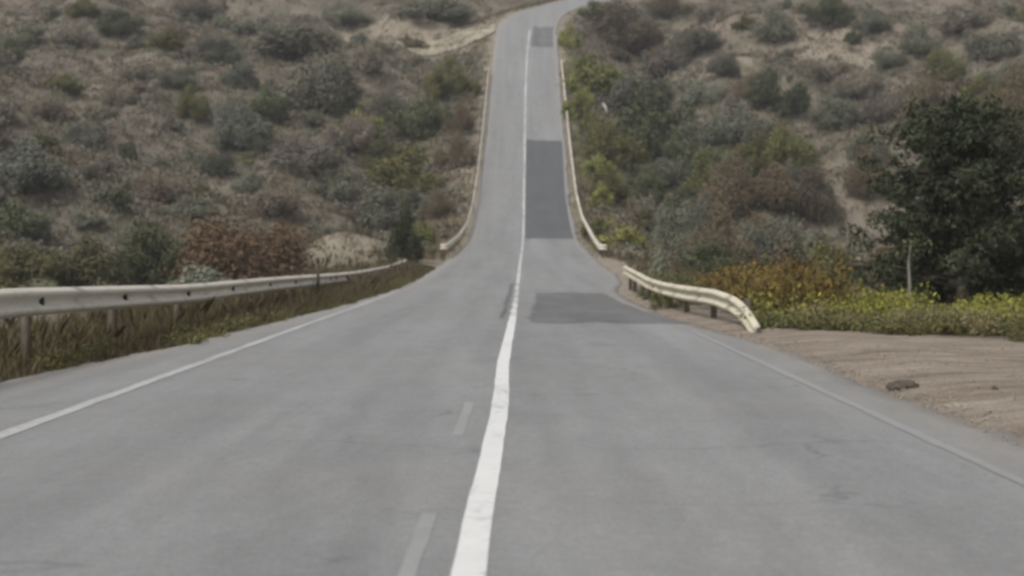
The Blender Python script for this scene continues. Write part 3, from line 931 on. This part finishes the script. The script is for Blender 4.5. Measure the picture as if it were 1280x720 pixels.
# pointed sapling beyond the short rail
def cone_sapling(px, dd, h, w, label):
    x = at_depth(px, dd)
    t = empty('sapling', (x, dd, gz(x, dd)))
    rng = np.random.default_rng(77)
    n = 1400
    tt = rng.uniform(0, 1, n) ** 1.4
    a = rng.uniform(0, 2 * math.pi, n)
    rr = w / 2 * (1 - tt) * np.sqrt(rng.uniform(.15, 1, n)) * (1 + .25 * rng.normal(size=n))
    P = np.stack([rr * np.cos(a), rr * np.sin(a), .05 * h + tt * h * .97], 1)
    N = np.stack([np.cos(a), np.sin(a), .4 + 0 * a], 1) + .6 * rng.normal(size=(n, 3))
    Vv, Fc = leaf_quads(P, N, rng.uniform(.03, .08, n), 2.0, rng)
    obj('crown', mesh('crown', Vv, Fc, LEAF['sage']), t)
    g = Geo(); g.tube([(0, 0, -.1), (0, 0, h * .9)], [.03, .006], 6)
    obj('trunk', g.mesh('trunk', M['pale_bark']), t)
    tag(t, label, 'sapling')
cone_sapling(825, 84, 1.35, 1.15, 'small pale pointed sapling behind the short bent guardrail')

# ------------------------------------------------------------------ the dark tree on the right
def dark_tree(px, dd, height, label):
    x = at_depth(px, dd)
    t = empty('tree', (x, dd, gz(x, dd) - .05))
    rng = np.random.default_rng(5)
    g = Geo()
    g.tube([(0, 0, -.3), (.05, .02, .8), (-.04, .05, 2.0), (.08, 0, 3.4), (.05, 0, height - .5)], [.17, .14, .11, .07, .02], 9)
    limbs, cl = Geo(), []
    for i in range(60):
        z = .3 + (height - .8) * (i / 59.0) ** .9
        a = i * 2.4 + rng.uniform(-.4, .4)
        reach = (.25 + 2.9 * (1 - max(0, z - .7) / (height - .5)) ** .85) * rng.uniform(.5, 1.12)
        tip = np.array([reach * math.cos(a), reach * math.sin(a), z + reach * rng.uniform(.05, .4)])
        limbs.tube([(0, 0, z), tip * np.array([.5, .5, 1]) + np.array([0, 0, -.1 + .0]), tip], [.045, .028, .008], 5)
        for k in range(9):
            f = rng.uniform(.25, 1.06)
            c = np.array([tip[0] * f, tip[1] * f, z + (tip[2] - z) * f]) + rng.normal(size=3) * .24
            cl.append((c, rng.uniform(.16, .36)))
    for k in range(16):
        cl.append((np.array([rng.normal() * .25, rng.normal() * .25, height - rng.uniform(0, 1.0)]), rng.uniform(.15, .3)))
    C = np.array([c for c, r in cl]); R = np.array([r for c, r in cl])
    n = 34000
    pick = rng.choice(len(C), n, p=R ** 2 / (R ** 2).sum())
    D = rand_dirs(n, rng, .2)
    P = C[pick] + D * (R[pick] * rng.uniform(.2, 1.1, n) ** .5)[:, None] * np.array([1.15, 1.15, .8])
    P[:, 2] = np.maximum(P[:, 2], .1)
    N = D + .8 * rng.normal(size=(n, 3))
    Vv, Fc = leaf_quads(P, N, rng.uniform(.04, .085, n), 2.4, rng)
    obj('trunk', g.mesh('trunk', M['bark'], True), t)
    cr = obj('crown', mesh('crown', Vv, Fc, LEAF['pine']), t)
    obj('limb', limbs.mesh('limb', M['bark']), t)
    tag(t, label, 'tree')
dark_tree(1205, 48, 4.7, 'large dark evergreen tree behind the yellow weeds on the right')
def slim_trunk():
    x, d = at_depth(1138, 42.5), 42.5
    t = empty('sapling', (x, d, gz(x, d)))
    g = Geo(); g.tube([(0, 0, -.2), (.02, 0, .5), (-.01, .02, 1.0), (.03, 0, 1.45)], [.04, .036, .03, .014], 7)
    obj('trunk', g.mesh('trunk', M['pale_bark'], True), t)
    rng = np.random.default_rng(3)
    P = np.array([.03, 0, 1.35]) + rng.normal(size=(160, 3)) * np.array([.16, .16, .14])
    Vv, Fc = leaf_quads(P, rng.normal(size=(160, 3)), rng.uniform(.03, .06, 160), 1.8, rng)
    obj('crown', mesh('crown', Vv, Fc, LEAF['dark']), t)
    tag(t, 'slender pale young trunk standing before the dark tree', 'sapling')
slim_trunk()

# ------------------------------------------------------------------ weeds along the pull-out
def weed_meshes(seed, leaf, n_stalk=26, h=.5):
    rng = np.random.default_rng(seed)
    g = Geo()
    P, N, Sz = [], [], []
    for i in range(n_stalk):
        a, r = rng.uniform(0, 6.28), math.sqrt(rng.uniform(0, 1)) * .30
        b = np.array([r * math.cos(a), r * math.sin(a), -.03])
        tip = b + np.array([math.cos(a) * r * .7 + rng.normal() * .06, math.sin(a) * r * .7 + rng.normal() * .06, h * rng.uniform(.5, 1.05)])
        g.tube([b, (b + tip) / 2 + rng.normal(size=3) * .015, tip], [.006, .005, .002], 3)
        for k in range(16):
            f = rng.uniform(.12, 1.03)
            P.append(b + (tip - b) * f + rng.normal(size=3) * .035)
            N.append(rng.normal(size=3) + np.array([0, 0, .5])); Sz.append(rng.uniform(.02, .05))
    Vv, Fc = leaf_quads(np.array(P), np.array(N), np.array(Sz), 1.9, rng)
    return mesh('foliage', Vv, Fc, LEAF[leaf]), g.mesh('stem', LEAF['olive'])
WP = {'flower': [weed_meshes(200 + i, 'flower') for i in range(3)], 'gold': [weed_meshes(210 + i, 'gold', 24, .6) for i in range(2)],
      'dry': [weed_meshes(230 + i, 'straw', 22, .5) for i in range(2)],
      'grassy': [weed_meshes(220 + i, 'olive', 30, .4) for i in range(3)]}
def weed(kind, x, d, s, hs_, label, group):
    fo, st = WP[kind][random.randrange(len(WP[kind]))]
    t = empty('weed', (x, d, gz(x, d) - .01), random.uniform(0, 6.28), (s, s, s * hs_))
    obj('foliage', fo, t); obj('stem', st, t)
    tag(t, label, 'weed', group)
for i in range(78):
    px = random.uniform(985, 1330)
    dfront = np.interp(px, [950, 1000, 1100, 1280, 1400], [34.5, 34, 33, 30.5, 29])
    d = dfront + random.uniform(.6, 5.0)
    weed('flower', at_depth(px, d), d, random.uniform(.55, 1.05) * (1 + .35 * math.sin(px * .041) + .2 * math.sin(px * .097)), random.uniform(.35, 1.15), 'yellow flowering weed at the foot of the dark tree', 'yellow weeds along the dirt pull-out')
for i in range(60):
    px = random.uniform(955, 1340)
    dfront = np.interp(px, [950, 1000, 1100, 1280, 1400], [34.0, 33.2, 32, 29.3, 28])
    d = dfront + random.uniform(-.2, 1.4) - .7 * abs(math.sin(px * .033)) * (random.random() > .45)
    weed('grassy', at_depth(px, d), d, random.uniform(.6, 1.1), random.uniform(.5, .9), 'low green weed along the edge of the bare dirt', 'green weeds along the dirt pull-out')
for i in range(30):
    px = random.uniform(925, 1030)
    d = random.uniform(38.5, 47)
    weed('gold', at_depth(px, d), d, random.uniform(.9, 1.5), random.uniform(.9, 1.4), 'orange-yellow weed behind the near end of the short bent guardrail', 'orange weeds behind the short guardrail')
for i in range(22):
    px = random.uniform(945, 1290)
    d = np.interp(px, [950, 1000, 1100, 1280, 1400], [33.8, 33.0, 31.8, 29.2, 28]) + random.uniform(-.5, 2.5)
    weed('dry', at_depth(px, d), d, random.uniform(.5, 1.0), random.uniform(.5, 1.2), 'dry straw-coloured weed among the green weeds beside the bare dirt', 'dry weeds along the dirt pull-out')
for i in range(34):
    d = 9 + 70 * random.random() ** 1.3
    weed('grassy', float(XL(d)) - random.uniform(.05, .45), d, random.uniform(.45, .9), random.uniform(.5, .9), 'low dark green weed at the asphalt edge below the left guardrail', 'weeds along the left asphalt edge')
for i in range(30):
    px = random.uniform(785, 930)
    d = random.uniform(46, 72)
    weed('grassy', at_depth(px, d) + .5, d, random.uniform(.8, 1.3), random.uniform(.7, 1.1), 'green weed just behind the short bent guardrail', 'green weeds behind the short guardrail')
for px, dd, w, h in ((935, 52, 1.7, 1.1), (985, 50, 1.8, 1.2), (905, 60, 1.7, 1.0)):
    x = at_depth(px, dd)
    add_shrub('shrub', PR['gold'], int(px), x, dd, w, h,
              {935: 'orange-yellow bush beyond the near end of the short bent guardrail', 985: 'orange-yellow bush between the short guardrail and the dark tree',
               905: 'orange-brown bush behind the middle of the short bent guardrail'}[px], None)

# ------------------------------------------------------------------ uncountable ground cover
def blades(name, X, D, H, W, per, leaf, spread=.12, seed=1, lift=0.0):
    """tufts of narrow blades, all one mass"""
    rng = np.random.default_rng(seed)
    n = len(X)
    X, D, H = np.repeat(X, per), np.repeat(D, per), np.repeat(H, per)
    X = X + rng.normal(size=n * per) * spread; D = D + rng.normal(size=n * per) * spread
    Z = ground(X, D) - .02 + lift
    a = rng.uniform(0, 2 * math.pi, n * per)
    h = H * rng.uniform(.45, 1.1, n * per)
    ln = rng.normal(size=(n * per, 2)) * .32
    w = W * rng.uniform(.6, 1.4, n * per)
    B = np.stack([X, D, Z], 1)
    s = np.stack([np.cos(a) * w, np.sin(a) * w, 0 * a], 1)
    mid = B + np.stack([ln[:, 0] * h * .35, ln[:, 1] * h * .35, h * .6], 1)
    tip = B + np.stack([ln[:, 0] * h, ln[:, 1] * h, h], 1)
    Vv = np.stack([B - s, B + s, mid + s * .7, tip, mid - s * .7], 1).reshape(-1, 3)
    o = obj(name, mesh(name, Vv, np.arange(5 * n * per).reshape(-1, 5), LEAF[leaf]))
    return o
r2 = np.random.default_rng(21)
# verge under the left rail
n = 5200
D = 6 + 92 * r2.uniform(0, 1, n) ** 1.15
off = np.abs(r2.normal(size=n)) * .75 + .05
X = XL(D) - off
o = blades('verge_grass', X, D, np.clip(.09 + .22 * off, .07, .38) * r2.uniform(.6, 1.25, n), .008, 9, 'grass', .09, 2)
tag(o, 'olive and dry grass under the left guardrail along the asphalt edge', 'grass', None, 'stuff')
n = 2600
D = 6 + 92 * r2.uniform(0, 1, n) ** 1.15
off = np.abs(r2.normal(size=n)) * .9 + .08
o = blades('dry_verge_grass', XL(D) - off, D, np.clip(.10 + .3 * off, .08, .55) * r2.uniform(.5, 1.3, n), .007, 8, 'brown', .10, 12)
tag(o, 'dry brown grass mixed into the verge under the left guardrail', 'grass', None, 'stuff')
n = 1500
D = r2.uniform(8, 98, n); X = -5.3 - np.abs(r2.normal(size=n)) * 2.2 - .1
o = blades('shelf_grass', X, D, r2.uniform(.25, .6, n), .012, 9, 'grass', .16, 3)
tag(o, 'tall olive grass behind the left guardrail', 'grass', None, 'stuff')
# right of the pull-out and behind the short rail
n = 1500
D = r2.uniform(30, 110, n); X = np.interp(D, [28, 33.5, 37, 44, 60, 75, 110], [7.2, 4.8, 4.6, 4.3, 4.3, 5.0, 5.6]) + np.abs(r2.normal(size=n)) * 3.5
o = blades('roadside_grass', X, D, r2.uniform(.15, .4, n), .010, 9, 'grass', .14, 4)
tag(o, 'green and dry grass behind the dirt pull-out and the short guardrail', 'grass', None, 'stuff')
# dry tufts over the hillside
n = 34000
D = r2.uniform(108, 285, n); X = r2.uniform(-.28, .28, n) * D
ok = np.maximum(XL(D) - X, X - XR(D)) > .7
X, D = X[ok], D[ok]
kk = fine_n(X * .2, D * .2) + r2.normal(size=len(X)) * .6
for nm, leaf, sel, lab in (('dry_grass', 'straw', (kk > .5), 'dry straw tufts dotting the hillside'), ('dull_grass', 'bare', (kk <= .5) & (kk > -.35), 'dull grey-brown tufts covering the hillside'),
                           ('green_grass', 'grass', kk <= -.35, 'olive grass tufts on the hillside')):
    o = blades(nm, X[sel], D[sel], r2.uniform(.25, .6, sel.sum()), .035, 8, leaf, .30, 5)
    tag(o, lab, 'grass', None, 'stuff')
# low scrub too dense to count
def scrub(name, leaf, n, seed, label, dens):
    r = np.random.default_rng(seed)
    D = r.uniform(106, 330, n); X = r.uniform(-.29, .29, n) * D
    e = np.maximum(XL(D) - X, X - XR(D))
    keep = (e > 1.6) & ~((np.abs(X + 9.6) < 2.6) & (D < 121)) & ~((np.abs(X - 27.2) < 3.8) & (D > 163) & (D < 174)) & (dens(X, D) + r.normal(size=n) * .5 > 0) & ~((D > 238) & (X < 0) & (X > -.05 * D))
    X, D = X[keep], D[keep]
    m = len(X)
    per = 44
    S_ = np.repeat(r.uniform(.4, 1.15, m) * (1 + .7 * (r.uniform(size=m) > .8)), per)
    Xr, Dr = np.repeat(X, per), np.repeat(D, per)
    dirs = rand_dirs(m * per, r, .35)
    P = np.stack([Xr, Dr, ground(Xr, Dr)], 1) + dirs * (S_ * r.uniform(.4, 1.05, m * per))[:, None] * np.array([1.1, 1.1, .62]) + np.array([0, 0, .10])
    Vv, Fc = leaf_quads(P, dirs + .7 * r.normal(size=(m * per, 3)) + np.array([0, 0, .3]), r.uniform(.07, .22, m * per), 1.6, r)
    o = obj(name, mesh(name, Vv, Fc, LEAF[leaf]))
    tag(o, label, 'scrub', None, 'stuff')
scrub('low_scrub', 'bare', 9500, 31, 'low bare grey scrub covering the hillside', lambda x, d: .5 * np.where(x < 0, 1, .2) + mid_n(x, d) * .5)
scrub('sage_scrub', 'sage', 8200, 32, 'low grey-green scrub covering the hillside', lambda x, d: .2 - mid_n(x * .8, d * .8) * .6)
scrub('brown_scrub', 'brown', 6000, 33, 'low brown scrub covering the hillside', lambda x, d: .1 + big_n(x * 2, d * 2) * .5)
scrub('dark_scrub', 'smoke', 5000, 34, 'low dark scrub in the folds of the hillside', lambda x, d: -.2 - big_n(x, d) * .5)
# loose gravel on the pull-out
def gravel(n):
    r = np.random.default_rng(41)
    D = r.uniform(9, 62, n) ; D = 9 + (D - 9) * r.uniform(.2, 1, n)
    X = XR(D) - .12 + np.abs(r.normal(size=n)) * np.where(r.uniform(size=n) > .5, 1.6, .28)
    lim = np.interp(D, [-60, 12, 28, 33.5, 37, 44, 60, 75], [14, 11, 7.1, 4.6, 4.3, 3.9, 3.7, 3.9])
    X, D = X[X < lim], D[X < lim]
    m = len(X)
    s = r.uniform(.005, .018, m) * np.where(r.uniform(size=m) > .94, 1.9, 1)
    octa = np.array([(1, 0, 0), (0, 1, 0), (-1, 0, 0), (0, -1, 0), (0, 0, .7), (0, 0, -.5)], float)
    Vv = octa[None] * s[:, None, None] * r.uniform(.6, 1.3, (m, 6, 1)) + np.stack([X, D, np.where(X < XR(D), zr(D), ground(X, D)) + s * .2], 1)[:, None]
    fc = np.array([(0, 1, 4), (1, 2, 4), (2, 3, 4), (3, 0, 4), (1, 0, 5), (2, 1, 5), (3, 2, 5), (0, 3, 5)])
    Fc = (fc[None] + 6 * np.arange(m)[:, None, None]).reshape(-1, 3)
    o = obj('gravel', mesh('gravel', Vv.reshape(-1, 3), Fc, M['pebble']))
    tag(o, 'loose gravel scattered over the bare dirt pull-out', 'gravel', None, 'stuff')
gravel(5000)

# ------------------------------------------------------------------ thin haze in the air
zlo, zhi = float(GZ.min()) - 1.0, float(GZ.max()) + 12.0
g = Geo()
g.box((0, 620, (zlo + zhi) / 2), (1440, 1420, zhi - zlo))
hm = bpy.data.materials.new('thin haze')
hm.use_nodes = True
hn = hm.node_tree
hn.nodes.clear()
pv = hn.nodes.new('ShaderNodeVolumePrincipled')
pv.inputs['Color'].default_value = (.90, .92, .94, 1)
pv.inputs['Density'].default_value = 0.0003
pv.inputs['Anisotropy'].default_value = 0.2
ho = hn.nodes.new('ShaderNodeOutputMaterial')
hn.links.new(pv.outputs[0], ho.inputs['Volume'])
hz = obj('haze', g.mesh('haze', hm))
tag(hz, 'thin grey haze hanging in the air over the whole slope', 'haze', None, 'stuff')
